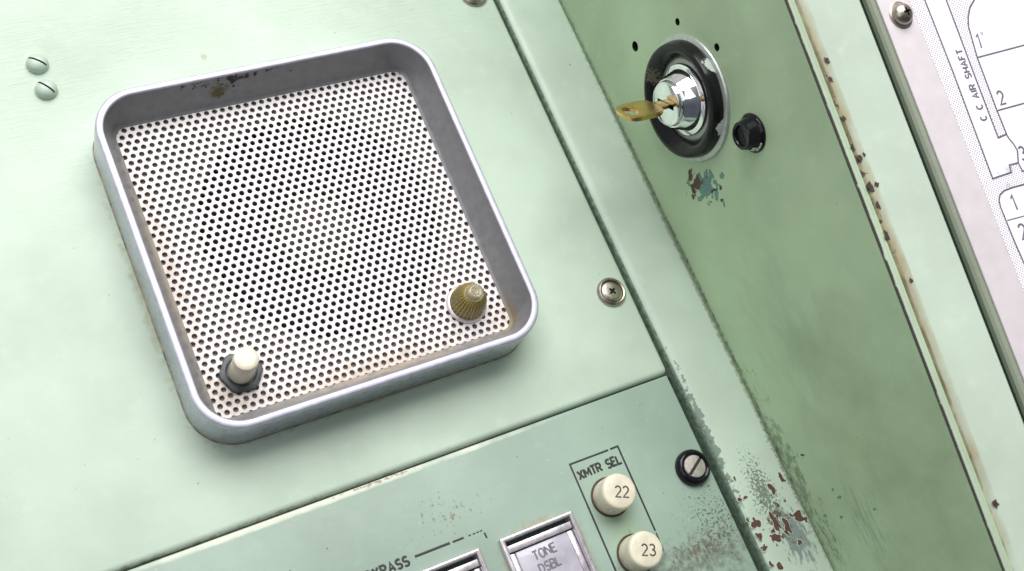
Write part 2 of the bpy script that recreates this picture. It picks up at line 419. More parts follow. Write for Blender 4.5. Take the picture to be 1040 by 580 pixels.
M['grille'] = metal('white painted perforated steel', (.71,.675,.69,1), .36, 0.0, .25, 1.0, [
    dict(c=(1,-52,4.5), r=(55,5.5,4), scale=.4, thr=.60, soft=.3, k=.45, col=(.48,.38,.30,1), op=.75),
    dict(c=(-44,-8,4.5), r=(5,55,4), scale=.4, thr=.60, soft=.3, k=.45, col=(.50,.40,.34,1), op=.7),
    dict(c=(-40,-46,4.5), r=(14,13,4), scale=.5, thr=.64, soft=.3, k=.4, col=(.46,.34,.22,1), op=.7),
    dict(c=(44,-50,4.5), r=(10,10,4), scale=.5, thr=.66, soft=.3, k=.4, col=(.46,.34,.22,1), op=.7),
    dict(c=(-28,20,4.5), r=(26,34,4), scale=.6, thr=.83, soft=.15, k=.2, col=(.60,.48,.40,1), op=.3),
    ])
M['holewall'] = plain('raw steel edge inside the holes', (.36,.30,.28,1), .5)
M['baffle'] = plain('brownish baffle board', (.34,.285,.265,1), .7, var=.2)
M['cone'] = plain('dark paper cone', (.028,.025,.025,1), .8)
M['cap'] = plain('grey dust cap', (.22,.17,.15,1), .6)
M['ivory'] = plain('ivory plastic', (.70,.645,.51,1), .32, var=.04, bump=.15, coat=.3)
M['ivory2'] = metal('aged ivory plastic of numbered buttons', (.68,.63,.50,1), .3, 0.0, .15, .5, [
    dict(c=(-1,-1,.2), r=(8,8,3.2), scale=.5, thr=.55, soft=.4, k=.5, col=(.28,.20,.10,1), op=.7),
    dict(c=(-3,-4,4), r=(5,4,3), scale=.9, thr=.74, soft=.08, k=.3, col=(.25,.18,.10,1), op=.6)])
M['nut'] = metal('dark grey oxidised nut', (.05,.053,.06,1), .42, .2, .3)
M['steel'] = metal('worn nickel screw', (.44,.39,.335,1), .30, 1.0, .3, 1.5)
M['steel2'] = metal('dull scratched steel', (.62,.56,.54,1), .38, .9, .5, 2.0)
M['chrome'] = metal('bright chrome', (.88,.88,.90,1), .05, 1.0, 0, 1.0, rv=.02)
M['washer'] = metal('dull worn washer', (.42,.41,.40,1), .4, .8, .4, 1.5)
M['brass'] = metal('worn brass key', (.78,.54,.22,1), .28, 1.0, .1, .4)
M['black'] = metal('glossy black enamel', (.010,.010,.011,1), .17, 0.0, .25, .6, [
    dict(c=tuple(PX(724,52,XW-1)), r=(4,9,3.6), scale=.3, thr=.58, soft=.03, k=.6, col=(.55,.60,.56,1), rot=-.75, axis='X'),
    dict(c=tuple(PX(737,133,XW-1)), r=(3,6,3.2), scale=.35, thr=.60, soft=.03, k=.6, col=(.55,.60,.56,1)),
    dict(c=tuple(PX(663,78,XW-4)), r=(4,9,3.5), scale=.9, thr=.66, soft=.06, k=.4, col=(.10,.085,.06,1)),
    ])
for k_ in ('black',): M[k_].node_tree.nodes['Principled BSDF'].inputs['Specular IOR Level'].default_value = .3
M['blackplastic'] = metal('glossy black plastic', (.006,.0055,.010,1), .07, 0.0, .1, .8)
M['blackplastic'].node_tree.nodes['Principled BSDF'].inputs['Specular IOR Level'].default_value = .3
M['lensframe'] = metal('satin lavender grey metal of lamp button', (.60,.56,.60,1), .30, .7, .3)
n = Nodes('amber ribbed glass')
n.set('Base Color', (.30,.23,.045,1)); n.set('Roughness', .10); n.set('Transmission Weight', .25); n.set('IOR', 1.49); n.set('Coat Weight', .5)
M['amber'] = n.m
n = Nodes('clear tip glass'); n.set('Base Color', (.72,.66,.48,1)); n.set('Roughness', .06); n.set('Transmission Weight', .7); n.set('IOR', 1.49)
M['clear'] = n.m
n = Nodes('frosted lavender grey lens')
n.set('Base Color', n.mix(n.mrange(n.noise(.12,4,.5),.3,.7), (.32,.305,.37,1), (.50,.48,.55,1))); n.set('Roughness', .25); n.set('Coat Weight', .6); n.set('Coat Roughness', .05)
M['lens'] = n.m
n = Nodes('dark bronze lens'); n.set('Base Color', n.mix(n.mrange(n.noise(.1,4,.5),.3,.7), (.05,.055,.075,1), (.22,.18,.14,1))); n.set('Roughness', .2); n.set('Coat Weight', .6)
M['lens2'] = n.m
n = Nodes('aged white placard'); v = n.noise(.25,5,.65)
cc = n.mix(n.mrange(v,.45,.75,0,.5), (.90,.86,.92,1), (.78,.74,.84,1))
cc = n.mix(n.patch(c=tuple(RIM.p(52,-62,0)), r=(10,18,10), scale=.35, thr=.72, soft=.1, k=.25, op=.5), cc, (.45,.42,.50,1))
n.set('Base Color', cc); n.set('Roughness', .3)
M['paper'] = n.m
M['margin'] = plain('pinkish placard margin', (.66,.605,.635,1), .32, var=.04, scale=.15)

# ------------------------------------------------------------------ panels
# chassis behind all seams
bm = bmesh.new()
add_box(bm, PANEL(), -270, XW+3, -270, 175, -14, -9)
add_box(bm, PANEL(), -250, XW-1, -82.6, -80.0, -9.002, -4.2)
o = finish('chassis_plate', bm, M['gap'], smooth=False)
tag(o, 'dark chassis plate glimpsed only in the narrow seams between the green panels', 'chassis')

# speaker panel
bm = bmesh.new()
add_box(bm, PANEL(), -265, 92.3, -81.65, 170, -8, 0, 1.8, 6)
sp = finish('console_panel', bm, [M['speaker_paint'], M['primer'], M['darkchip']])
c = bmesh.new(); add_box(c, PANEL(), -44, 45, -51, 37, -10, 10); carve(sp, c, M['gap'])
tag(sp, 'large pale mint painted metal panel that carries the square speaker', 'panel')

# lower control panel
LZ = -0.6
bm = bmesh.new()
add_box(bm, PANEL(LZ), -265, 91.6, -262, -82.15, -3, 0, .7, 4)
lp = finish('control_panel', bm, [M['lower_paint'], M['primer']])
c = bmesh.new(); add_box(c, PANEL(), 18.6, 41.0, -136, -111.6, -10, 10); carve(lp, c, M['gap'])
c = bmesh.new(); add_box(c, PANEL(), -12.4, 10.0, -136, -111.6, -10, 10); carve(lp, c, M['gap'])
tag(lp, 'grey green lower panel with numbered buttons and black printed legends', 'control panel')

# printed legends, a part of the control panel
bm = bmesh.new(); fr = PANEL(LZ)
stroke(bm, fr, [(47.8,-131.0),(47.9,-97.5),(61.6,-97.6)], .62)
stroke(bm, fr, [(62.3,-97.55),(65.1,-97.55),(65.0,-125)], .62)
stroke(bm, fr, [(65.0,-125.6),(64.9,-128.5)], .42); stroke(bm, fr, [(64.9,-129.0),(64.9,-131.4)], .3)
stroke(bm, fr, [(47.8,-131.0),(47.8,-150)], .5)
write(bm, fr, 'XMTR SEL', 49.1, -102.8, 1, .012, 2.55, .70, gap=.19, jitter=.02)
lg = finish('printed_legend', bm, M['ink'], lp)
bm = bmesh.new()
write(bm, fr, 'YPASS', -19.6, -107.4, 1, .0, 2.55, .72, gap=.3, jitter=.02)
stroke(bm, fr, [(-6.9,-105.9),(4.0,-105.95)], .75)
stroke(bm, fr, [(4.9,-106.0),(8.4,-106.0)], .62)
for a in (9.9, 11.3, 12.5, 13.6): stroke(bm, fr, [(a,-106.05),(a+.8,-106.0)], .4)
stroke(bm, fr, [(14.7,-106.8),(14.8,-108.5)], .55)
write(bm, fr, 'B', -21.8, -107.4, 1, 0, 2.55, .72)
finish('printed_legend', bm, M['ink'], lp)

# frame strip between the panels and the niche
bm = bmesh.new()
prof = [(XW-.5,-9),(XW-.5,-.6),(XW-.85,-.12),(XW-1.8,0),(98.6,0),(97.4,-.1),(96.3,-.4),(95.5,-.95),(95.1,-1.7),(95.0,-2.4),(95.0,-9)]
secs = [[bm.verts.new((x-(d if x < 99 else 0),y,z)) for x,z in prof] for y, d in ((-265,-.1),(-150,0),(-110,.1),(-86,.45),(-60,.8),(0,1.15),(170,1.35))]
for A, B in zip(secs, secs[1:]):
    for i in range(len(prof)):
        j = (i+1)%len(prof); bm.faces.new((A[i],A[j],B[j],B[i])).material_index = 3 if 7 <= i <= 9 else 0
bm.faces.new(secs[0][::-1]); bm.faces.new(secs[-1])
bmesh.ops.recalc_face_normals(bm, faces=bm.faces)
fr = PANEL()
for k,(x,y,rx,ry,ro) in enumerate([(785,497,1.15,1.5,.2),(757,505,.8,.55,.1),(751,507,.7,.6,.0),(794,486,.7,1.8,.3),(767,531,1.5,1.6,.8),(787,530,1.2,3.6,.1),
        (799,534,1.1,2.3,.0),(810,525,1.5,1.5,.4),(787,546,2.0,1.3,-.4),(771,545,1.0,1.2,.2),(812,551,.8,.9,0),(776,556,1.1,.7,.3),(759,528,.5,.7,.3),(783,573,.6,1,0),(792,575,.8,1.1,.2),
        (818,527,.6,.9,0),(746,486,.35,.9,.1),(803,523,.4,.8,.3),(799,541,.5,1.0,.4)]):
    p = PZ(x,y); flake(bm, fr, p.x, p.y, rx, ry, ro, .04, 1, 20, .45, k+1, lip=2)
st = finish('frame_strip', bm, [M['strip_paint'], M['primer'], M['lip'], M['undercoat']])
tag(st, 'narrow pale mint frame strip with brown paint chips between flat panels and recessed side wall', 'frame strip')

# side wall of the niche: rises from the strip to the slanted front rim
def ztop(y): return 97.1+(y+13.4)*.1764
bm = bmesh.new()
q = [(-265,-9),(170,-9),(170,ztop(170)-1.0),(-265,ztop(-265)-1.0)]
f1 = [bm.verts.new(WALL.p(y,z,0)) for y,z in q]; f2 = [bm.verts.new(WALL.p(y,z,-9)) for y,z in q]
bm.faces.new(f1[::-1]); bm.faces.new(f2)
for i in range(4): bm.faces.new((f1[i],f1[(i+1)%4],f2[(i+1)%4],f2[i]))
bmesh.ops.recalc_face_normals(bm, faces=bm.faces)
wl = finish('niche_wall', bm, [M['wall_paint'], M['primer'], M['tealchip'], M['hole']], smooth=False)
for (y,z,r) in ((10.9,51.9,1.15),(18.2,27.0,1.7),(-5.5,62.8,1.2)):
    c = bmesh.new(); lathe(c, Fr((XW,y,z),(0,1,0),(0,0,1),(-1,0,0)), [(r,-6.5),(r,3)], 24, cap0=True); carve(wl, c, M['hole'])
tag(wl, 'recessed green side wall of the console that carries the key lock', 'side wall')
# paint losses under the lock, tiny nicks: flat flakes that belong to the wall
bm = bmesh.new(); bm.from_mesh(wl.data)
for v in bm.verts: v.co = v.co/S
mid = {m.name: i for i, m in enumerate(wl.data.materials)}
mp, mt, mh = mid[M['primer'].name], mid[M['tealchip'].name], mid[M['hole'].name]
for k,(x,y,rx,ry,ro,mi) in enumerate([(701,178,2.4,1.0,.9,1),(706,186,1.4,.9,1.2,1),(705,194,1.9,.8,.2,1),(704,200,.8,.8,.2,1),(732,190,.9,.7,.2,1),(725,193,.6,1.5,.2,1),
        (716,184,2.2,1.3,.5,2),(722,178,1.9,1.2,.7,2),(719,191,1.6,2.1,.3,2),(733,178,1.0,1.1,.1,2),(713,193,1.0,1.5,.0,2),(728,199,1.4,.9,.6,2),(735,206,1.3,.5,.5,2),(699,186,.9,.9,.1,2),
        (733,203,.5,.8,.2,1),(711,179,1.3,.8,.3,2),(727,186,.9,1.3,.9,2),(710,202,.7,.9,.3,2),(722,205,.35,.5,.3,2),
        (815,462,.35,.9,.1,1),(807,464,.35,.7,.1,2),(853,505,.4,1.0,.1,2),(846,497,.4,.7,0,2),(838,524,.5,.9,0,2),(854,525,.5,.8,0,2),(888,517,.35,.9,0,2)]):
    p = PX(x,y); flake(bm, WALL, p.y, p.z, rx, ry, ro, .04+.012*(k%3), mp if mi==1 else mt, 18, .45, k+40)
for v in bm.verts: v.co = v.co*S
bm.to_mesh(wl.data); bm.free()

# front rim (slanted frame in front of the niche)
def extrude_rim(bm, prof, y0, y1, mi=0, n=1):
    rs = []
    for k in range(n+1):
        y = y0+(y1-y0)*k/n
        rs.append([bm.verts.new(RIM.p(u, y, h)) for u, h in prof])
    m = len(prof)
    for A, B in zip(rs, rs[1:]):
        for i in range(m):
            j = (i+1)%m; bm.faces.new((A[i],A[j],B[j],B[i])).material_index = mi
    bm.faces.new(rs[0]); bm.faces.new(rs[-1][::-1])
bm = bmesh.new()
pr = [(.05,-3),(.0,-.9)]+[(.9-.95*math.cos(a), -.6+.8*math.sin(a)) for a in [PI*i/8 for i in range(9)]]+[(1.9,-3)]
extrude_rim(bm, pr, -265, 185)
bmesh.ops.recalc_face_normals(bm, faces=bm.faces)
bd = finish('folded_edge', bm, M['bead_paint'], wl)
bm = bmesh.new()
pr = [(1.95,-9),(1.95,-3.4)]+[(6.4-4.45*math.cos(a), -3.4+3.4*math.sin(a)) for a in [PI/2*i/10 for i in range(1,11)]]+[(23.6,0)]+[(23.6+1.2*math.sin(a), -1.2+1.2*math.cos(a)) for a in [PI/2*i/6 for i in range(1,7)]]+[(24.8,-9)]
extrude_rim(bm, pr, -265, 185)
bmesh.ops.recalc_face_normals(bm, faces=bm.faces)
for k,(x,y,rx,ry,ro) in enumerate([(840,62,.7,1.1,.3),(844,80,.5,1.0,.2),(858,120,.45,.7,.2),(867,148,.6,.8,.2),(874,160,.7,1.1,.2),(877,157,.4,.6,0),(885,189,1.1,1.5,.3),(890,187,.7,.6,.4),
        (892,208,.6,1.0,.1),(902,238,.7,1.4,.1),(925,285,.45,.8,.1),(1011,512,1.0,1.0,.1)]):
    u, v = PF(x,y); h = .05 if u > 6.4 else -3.4+math.sqrt(max(0, 3.4**2*(1-((6.4-u)/4.45)**2)))+.16
    flake(bm, RIM, u, v, rx, ry, ro, h+.06, 1, 18, .45, k+90)
rm = finish('front_rim', bm, [M['rim_paint'], M['darkchip'], M['lip']])
tag(rm, 'bright pale green front rim with chipped edge between the recessed wall and printed placard', 'frame')
# groove floor and back of the rim
bm = bmesh.new()
add_box(bm, RIM, .5, 120, -265, 185, -14, -9.05)
o = finish('groove_floor', bm, M['groove'], rm, origin=Vector((0,0,0)), smooth=False)

# placard holder + placard
bm = bmesh.new()
pr = [(27.9,-9),(27.9,-2.9),(27.9,-1.5),(28.5,-.7),(29.2,-.3),(120,-.3),(120,-9)]
extrude_rim(bm, pr, -265, 185)
for f_ in bm.faces:
    if abs(f_.calc_center_median().x-(XW+27.9)) < .05 and (f_.calc_center_median()-FO).dot(FN) < -2.95: f_.material_index = 1  # lower ledge face coloured dark: the groove's shadow is painted on
pass; bmesh.ops.recalc_face_normals(bm, faces=bm.faces)
pl = thing('deck_placard', RIM.p(60,-50,0), 'white printed placard with dotted plan and lettering beside the green rim', 'placard')
finish('backing_frame', bm, [M['ledge'], M['gap']], pl, origin=Vector((0,0,0)), angle=20)
bm = bmesh.new(); add_box(bm, RIM, 29.75, 119, -264, 184, -.28, .35, .15, 2)
finish('margin', bm, M['margin'], pl, origin=Vector((0,0,0)))
bm = bmesh.new(); add_box(bm, RIM, 41.15, 118, -263, 183, .36, .5, .05, 1)
finish('sheet', bm, M['paper'], pl, origin=Vector((0,0,0)))
PR = Fr(RIM.p(0,0,.5), RIM.x, RIM.y, RIM.z)
def f(*pts): return [PF(x,y,.5) for x,y in pts]
bm = bmesh.new()
def ext(pts):   # extend the last segment far beyond the frame
    return pts
Bl = [(46.7, 60), (46.6,-30), PF(1008.3,181.6,.5)]
stroke(bm, PR, Bl+f((1027,175.2),(1025.2,167.8),(1034.2,165.4),(1033.3,153),(1029.5,146.5),(1024.5,140.5),(1022.3,136.4)), .58, .01, .04)
C0 = PF(961,0,.5); C1 = PF(998.6,100,.5)
stroke(bm, PR, [(C0[0]-.3,C0[1]+12)]+f((961,0),(973.4,33),(992,82.7),(998.6,100),(1013.8,140),(1022.3,136.4),(1015.8,120),(1012.7,112.7),(992.5,58.5),(983.6,27),(983.2,18),(985,8),(990,-1),(1000,-10),(1012,-16)), .58, .01, .04)
stroke(bm, PR, f((992.6,58.5),(1040,46),(1080,36)), .52, .012, .045)
stroke(bm, PR, f((1012.6,112.5),(1040,105),(1080,94)), .52, .012, .045)
stroke(bm, PR, f((1034.2,165.4),(1038.5,174),(1050,171)), .52, .012, .045)
stroke(bm, PR, f((1075,178),(1039.5,187.6),(1028,190.5),(1020,193.7),(1015.6,198),(1014.6,203),(1016,210),(1031,247),(1050,290)), .58, .01, .04)
stroke(bm, PR, f((1023,224),(1040,219.5),(1075,210)), .36, .012, .045)
# lettering running up beside the shaft
a = Vector(PF(1002.6,121.5,.5)); b = Vector(PF(975.5,47.0,.5)); d = b-a
write(bm, PR, 'C C AIR SHAFT', a.x, a.y, d.x, d.y, 2.2, .56, gap=.27, lift=.01, hgt=.04)
a = PF(994.5,49,.5); write(bm, PR, '1', a[0], a[1], 1, -.12, 4.2, .62, lift=.01, hgt=.04)
a = PF(997,34,.5); stroke(bm, PR, [(a[0]+.4*math.cos(t*PI/5), a[1]+.4*math.sin(t*PI/5)) for t in range(10)], .2, .01, .04, closed=True)
a = PF(1018,106,.5); write(bm, PR, '2', a[0]-.6, a[1], 1, .0, 3.9, .66, lift=.01, hgt=.04)
a = PF(1038.5,163,.5); write(bm, PR, '3', a[0], a[1], 1, .0, 3.9, .66, lift=.01, hgt=.04)
a = PF(1031,214,.5); write(bm, PR, '1', a[0], a[1], 1, .0, 4.4, .66, lift=.01, hgt=.04)
a = PF(1039,243,.5); write(bm, PR, '2', a[0]-.2, a[1], 1, .0, 4.2, .66, lift=.01, hgt=.04)
finish('printed_plan', bm, M['greyink'], pl, origin=Vector((0,0,0)))
# halftone dots (one printed tint)
def inside(p, poly):
    r = False; n = len(poly)
    for i in range(n):
        (x1,y1),(x2,y2) = poly[i], poly[i-1]
        if (y1 > p[1]) != (y2 > p[1]) and p[0] < (x2-x1)*(p[1]-y1)/(y2-y1)+x1: r = not r
    return r
corner = f((1008.3,181.6),(1027,175.2),(1025.2,167.8),(1034.2,165.4),(1038.5,174),(1060,168),(1075,178),(1039.5,187.6),(1028,190.5),(1020,193.7),(1015.6,198),(1014.6,203),(1016,210),(1031,247),(1060,312))
poly1 = [(41.3, 25),(46.7,25)]+corner+[(41.3, corner[-1][1])]
poly2 = f((961,0),(973.4,33),(992,82.7),(998.6,100),(1013.8,140),(1022.3,136.4),(1015.8,120),(1012.7,112.7),(992.5,58.5),(983.6,27),(983.2,18),(985,8),(990,-1),(1000,-10),(1012,-16),(950,-30))
bm = bmesh.new(); k = 1.02; row = 0; y = -150
while y < 26:
    x = 41.4 + (k/2 if row % 2 else 0)
    while x < 72:
        if inside((x,y), poly1) or inside((x,y), poly2):
            vs = [bm.verts.new(PR.p(x+.185*math.cos(t*PI/3), y+.185*math.sin(t*PI/3), .006)) for t in range(6)]; bm.faces.new(vs)
        x += k
    y += k*.55; row += 1
bmesh.ops.recalc_face_normals(bm, faces=bm.faces)
for fc in bm.faces:
    if fc.normal.dot(RIM.z) < 0: fc.normal_flip()
finish('dotted_tint', bm, M['greyink'], pl, origin=Vector((0,0,0)), smooth=False)

# ------------------------------------------------------------------ speaker
CX, CY = .5, -7.15
spk = thing('speaker', (CX,CY,0), 'square intercom speaker with grey metal bezel and perforated white grille', 'speaker')
fr = Fr((CX,CY,0),(1,0,0),(0,1,0),(0,0,1))
bm = bmesh.new()
L = [(53.0,13.4,-.3),(53.0,13.4,.2),(52.98,13.4,6),(52.9,13.3,13.9),(52.82,13.2,14.5),(52.55,13.0,14.85),(52.2,12.7,15.0),(51.0,11.5,15.0),(50.75,11.3,14.85),(50.65,11.2,14.5),(50.6,10.9,13.2),
     (49.4,8.8,10),(48.2,6.6,7.2),(47.5,5.2,5.7),(47.1,4.4,5.1),(46.8,4.0,4.75),(46.2,3.6,4.62),(46.0,3.5,4.35)]
loft(bm, fr, [(rrect(0,0,h,h,r,14), z) for h,r,z in L], mis=lambda k: 2 if k >= 9 else (1 if k >= 4 else 0))
bmesh.ops.recalc_face_normals(bm, faces=bm.faces)
bez = finish('bezel', bm, [M['side_metal'], M['rim_metal'], M['bezel']], spk, origin=Vector((0,0,0)), angle=50)
bm = bmesh.new(); loft(bm, fr, [(rrect(0,0,h,h,q,14), z) for h,q,z in ((53.28,13.65,.02),(53.22,13.6,.2),(53.0,13.4,.28))])
finish('dirt_line', bm, M['dirt_line'], spk, origin=Vector((0,0,0)))  # thin raised ring that draws the brown dirt line at the bezel base
# perforated grille: one hexagonal cell per hole
bm = bmesh.new(); PIT = 2.466; HR = .77; ztop_, zbot = 4.5, 3.85
h0 = PZ(313.2, 200.4, 4.5); W = 47.8
vc = {}
def V(x, y, z):
    key = (round(x,3), round(y,3), z)
    if key not in vc: vc[key] = bm.verts.new((x, y, z))
    return vc[key]
rr = PIT/math.sqrt(3)
for j in range(-60, 61):
    y = h0.y + j*PIT*math.sqrt(3)/2
    if abs(y-CY) > W: continue
    for i in range(-60, 61):
        x = h0.x + (i+(.5 if j % 2 else 0))*PIT
        if abs(x-CX) > W: continue
        if abs(x-CX) > W-3 and abs(y-CY) > W-3 and math.hypot(abs(x-CX)-W+3, abs(y-CY)-W+3) > 3: continue
        hx = [(x+rr*math.cos(PI/6+k*PI/3), y+rr*math.sin(PI/6+k*PI/3)) for k in range(6)]
        out = []
        for k in range(6):
            a, b = hx[k], hx[(k+1)%6]; out.append(a); out.append(((a[0]+b[0])/2, (a[1]+b[1])/2))
        ov = [V(a,b,ztop_) for a,b in out]
        hr = HR*random.uniform(.97,1.03)
        def ring(r, z): return [bm.verts.new((x+r*math.cos(PI/6+k*PI/6), y+r*math.sin(PI/6+k*PI/6), z)) for k in range(12)]
        r1 = ring(hr+.06, ztop_); r2 = ring(hr, ztop_-.10); r3 = ring(hr, zbot)
        for k in range(12):
            l = (k+1)%12
            bm.faces.new((ov[k],ov[l],r1[l],r1[k]))
            bm.faces.new((r1[k],r1[l],r2[l],r2[k]))
            bm.faces.new((r2[k],r2[l],r3[l],r3[k])).material_index = 1
bmesh.ops.recalc_face_normals(bm, faces=bm.faces)
finish('grille', bm, [M['grille'], M['holewall']], spk, origin=Vector((0,0,0)), angle=25)
# baffle ring and cone behind the grille
bm = bmesh.new(); N = 72
sq = []
for i in range(N):
    a = 2*PI*i/N; c_, s_ = math.cos(a), math.sin(a); k = 46.5/max(abs(c_), abs(s_)); sq.append((k*c_, k*s_))
B0 = [bm.verts.new(fr.p(x,y,3.2)) for x,y in sq]
OC = (3.0, 2.5); Ro = 36.5
rings = []
for (r, z) in ((Ro,3.2),(Ro,-1.5)):
    rings.append([bm.verts.new(fr.p(OC[0]+r*math.cos(2*PI*i/N), OC[1]+r*math.sin(2*PI*i/N), z)) for i in range(N)])
for A, B in ((B0,rings[0]),(rings[0],rings[1])):
    for i in range(N): bm.faces.new((A[i],A[(i+1)%N],B[(i+1)%N],B[i]))
finish('baffle', bm, M['baffle'], spk)
bm = bmesh.new(); f2 = Fr(fr.p(OC[0],OC[1],0), fr.x, fr.y, fr.z)
lathe(bm, f2, [(39,-1.4),(36,-1.4),(33.5,.6),(31,-1.6),(12,-8.5)], 64, mi=0, cap1=False)
lathe(bm, f2, [(13.5,-8.6),(13,-5.5),(11,-2.2),(8,-.4),(4,.6),(1,.8)], 48, mi=1)
finish('speaker_cone', bm, [M['cone'], M['cap']], spk)

# push button in the grille corner
p0 = PZ(244.5, 379, 4.5)
bt = thing('push_button', p0, 'small ivory push button in dark hexagonal nut at lower left of grille', 'push button')
fb = Fr(p0, (1,0,0),(0,1,0),(0,0,1))
bm = bmesh.new()
def hexw(a, h): return .90+.10*min(1, abs(math.cos(3*a))*0+1/ max(.866, math.cos(((a+.3+PI/6)%(PI/3))-PI/6))-0.0)-.10*1.0
lathe(bm, fb, [(6.1,.05),(6.1,1.0),(5.85,1.3),(4.7,1.45),(4.4,1.45),(4.35,1.0),(4.0,.9),(3.95,.9)], 72, wob=lambda a,h: (min(1.0, .915/math.cos(((a+.1)%(PI/3))-PI/6)) if h < 1.31 else 1.0), cap1=True)
finish('hex_nut', bm, M['nut'], bt, angle=30)
bm = bmesh.new(); lathe(bm, fb, [(3.45,.7),(3.45,11.9),(3.3,12.4),(2.9,12.7),(2.2,12.78),(.7,12.8)], 48)
finish('button_cap', bm, M['ivory'], bt)

# amber indicator
p0 = PZ(473.5, 309, 4.5)
il = thing('indicator_lamp', p0, 'ribbed amber cone lamp with clear tip at the lower right corner of the grille', 'indicator lamp')
fb = Fr(p0, (1,0,0),(0,1,0),(0,0,1))
bm = bmesh.new(); lathe(bm, fb, [(6.3,.05),(6.3,.6),(6.0,.95),(5.5,1.1),(5.2,.9),(5.1,.3)], 56, cap1=True)
finish('base_ring', bm, metal('pale metal ring of amber lamp', (.66,.60,.60,1), .35, .5, .3), il)
bm = bmesh.new()
lathe(bm, fb, [(5.3,.4),(5.3,1.6),(5.05,3.6),(4.6,5.6),(4.0,7.2),(3.3,8.2),(2.7,8.5)], 168, wob=lambda a,h: 1+.035*math.cos(28*a)*(1 *1.6 if .5 < h < 8.4 else 0), cap1=True)
finish('ribbed_lens', bm, M['amber'], il, angle=60)
bm = bmesh.new(); lathe(bm, fb, [(2.75,8.45),(2.75,9.2),(2.5,10.1),(2.0,10.5),(1.4,10.6),(.9,10.1),(.3,9.9)], 40)
finish('clear_tip', bm, M['clear'], il, angle=60)

# ------------------------------------------------------------------ screws
def slot_cut(o, p, fr, w, l, ang, depth, top, mat):
    c = bmesh.new(); ca, sa = math.cos(ang), math.sin(ang)
    g = Fr(p, fr.x*ca+fr.y*sa, fr.y*ca-fr.x*sa, fr.z)
    add_box(c, g, -l/2, l/2, -w/2, w/2, top-depth, top+3); carve(o, c, mat)
def cup_screw(name, p, fr, label, ang=.3, s=1.12, dirty=None):
    t = thing(name, p, label, 'screw', 'recessed cross screws in cup washers')
    g = Fr(p, fr.x, fr.y, fr.z)
    bm = bmesh.new(); lathe(bm, g, [(k*s, h*s) for k,h in ((4.4,.02),(4.4,.5),(4.1,1.0),(3.75,1.2),(3.45,1.1),(3.3,.7),(3.2,.2))], 48, cap1=True)
    finish('cup_washer', bm, M['steel'], t)
    bm = bmesh.new(); lathe(bm, g, [(k*s, h*s) for k,h in ((3.15,.25),(3.1,.75),(2.85,.95),(2.0,1.08),(1.0,1.12),(.2,1.13))], 48, cap0=True)
    o = finish('screw_head', bm, [M['steel'], M['hole']], t)
    for q in (0, PI/2): slot_cut(o, p, fr, .62*s, 2.3*s, ang+q, .7*s, 1.13*s, M['hole'])
    return t
PN = PANEL()
cup_screw('cross_screw', PZ(620.5,297,0), PN, 'tarnished cross head screw in cup washer at right edge of the speaker panel', .55)
cup_screw('cross_screw', PZ(480.5,-5.5,0), PN, 'cross head screw cut off by the top edge of the photo', .2)
def painted_screw(p, label, ang):
    g = Fr(p, PN.x, PN.y, PN.z)
    bm = bmesh.new(); lathe(bm, g, [(3.15,-.1),(3.15,.6),(3.0,1.3),(2.6,2.0),(1.9,2.5),(1.0,2.75),(.2,2.8)], 40, cap0=True)
    o = finish('round_head_screw', bm, [M['screw_paint'], M['gap']], None, origin=p)
    slot_cut(o, p, PN, .55, 8, ang, 1.1, 2.8, M['gap']); tag(o, label, 'screw', 'painted round head screws')
M['screw_paint'] = paint('mint paint over screw head', (.44,.55,.455,1), .34, [
    dict(c=(.8,.8,2.5), r=(2.2,1.8,2), scale=.8, thr=.68, soft=.1, k=.4, col=(.50,.45,.50,1), op=.7)], dust=.5, bump=1.0)
painted_screw(PZ(38,66,0), 'upper of two small painted slotted screws at the far left', -.68)
painted_screw(PZ(47,92,0), 'lower of two small painted slotted screws at the far left', -.88)

# black quarter-turn fastener on the control panel
p0 = PZ(702.5,475.5,LZ)
fs = thing('slotted_fastener', p0, 'black ringed fastener with silver slotted centre at right end of control panel', 'fastener')
g = Fr(p0, PN.x, PN.y, PN.z)
bm = bmesh.new(); lathe(bm, g, [(5.7,0.02),(5.7,.8),(5.55,1.6),(5.1,2.3),(4.5,2.55),(3.95,2.4),(3.75,2.0),(3.7,1.4)], 56, cap1=True)
finish('black_ring', bm, M['blackplastic'], fs)
bm = bmesh.new(); lathe(bm, g, [(3.6,1.42),(3.6,2.35),(3.35,2.6),(2,2.68),(.3,2.7)], 48, cap0=True)
o = finish('slotted_centre', bm, [M['steel2'], M['darkchip']], fs); slot_cut(o, p0, PN, .95, 9, .55, .9, 2.7, M['darkchip'])

# placard screw
q = PF(914.5,15.5,.35); p0 = RIM.p(q[0], q[1], .35)
t = thing('dome_screw', p0, 'shiny dome head screw at the top corner of the white placard', 'screw')
g = Fr(p0, RIM.x, RIM.y, RIM.z)
bm = bmesh.new(); lathe(bm, g, [(3.3,.02),(3.3,.6),(3.1,1.5),(2.5,2.3),(1.6,2.8),(.8,2.95),(.2,3.0)], 48, cap0=True)
o = finish('screw_head', bm, [M['steel'], M['hole']], t)
for an in (.1, .1+PI/2): slot_cut(o, p0, RIM, .6, 2.4, an, 1.2, 3.0, M['hole'])
bm = bmesh.new(); lathe(bm, g, [(4.0,.01),(4.0,.35),(3.7,.5),(3.2,.5)], 48, cap1=True); finish('washer', bm, M['steel'], t)

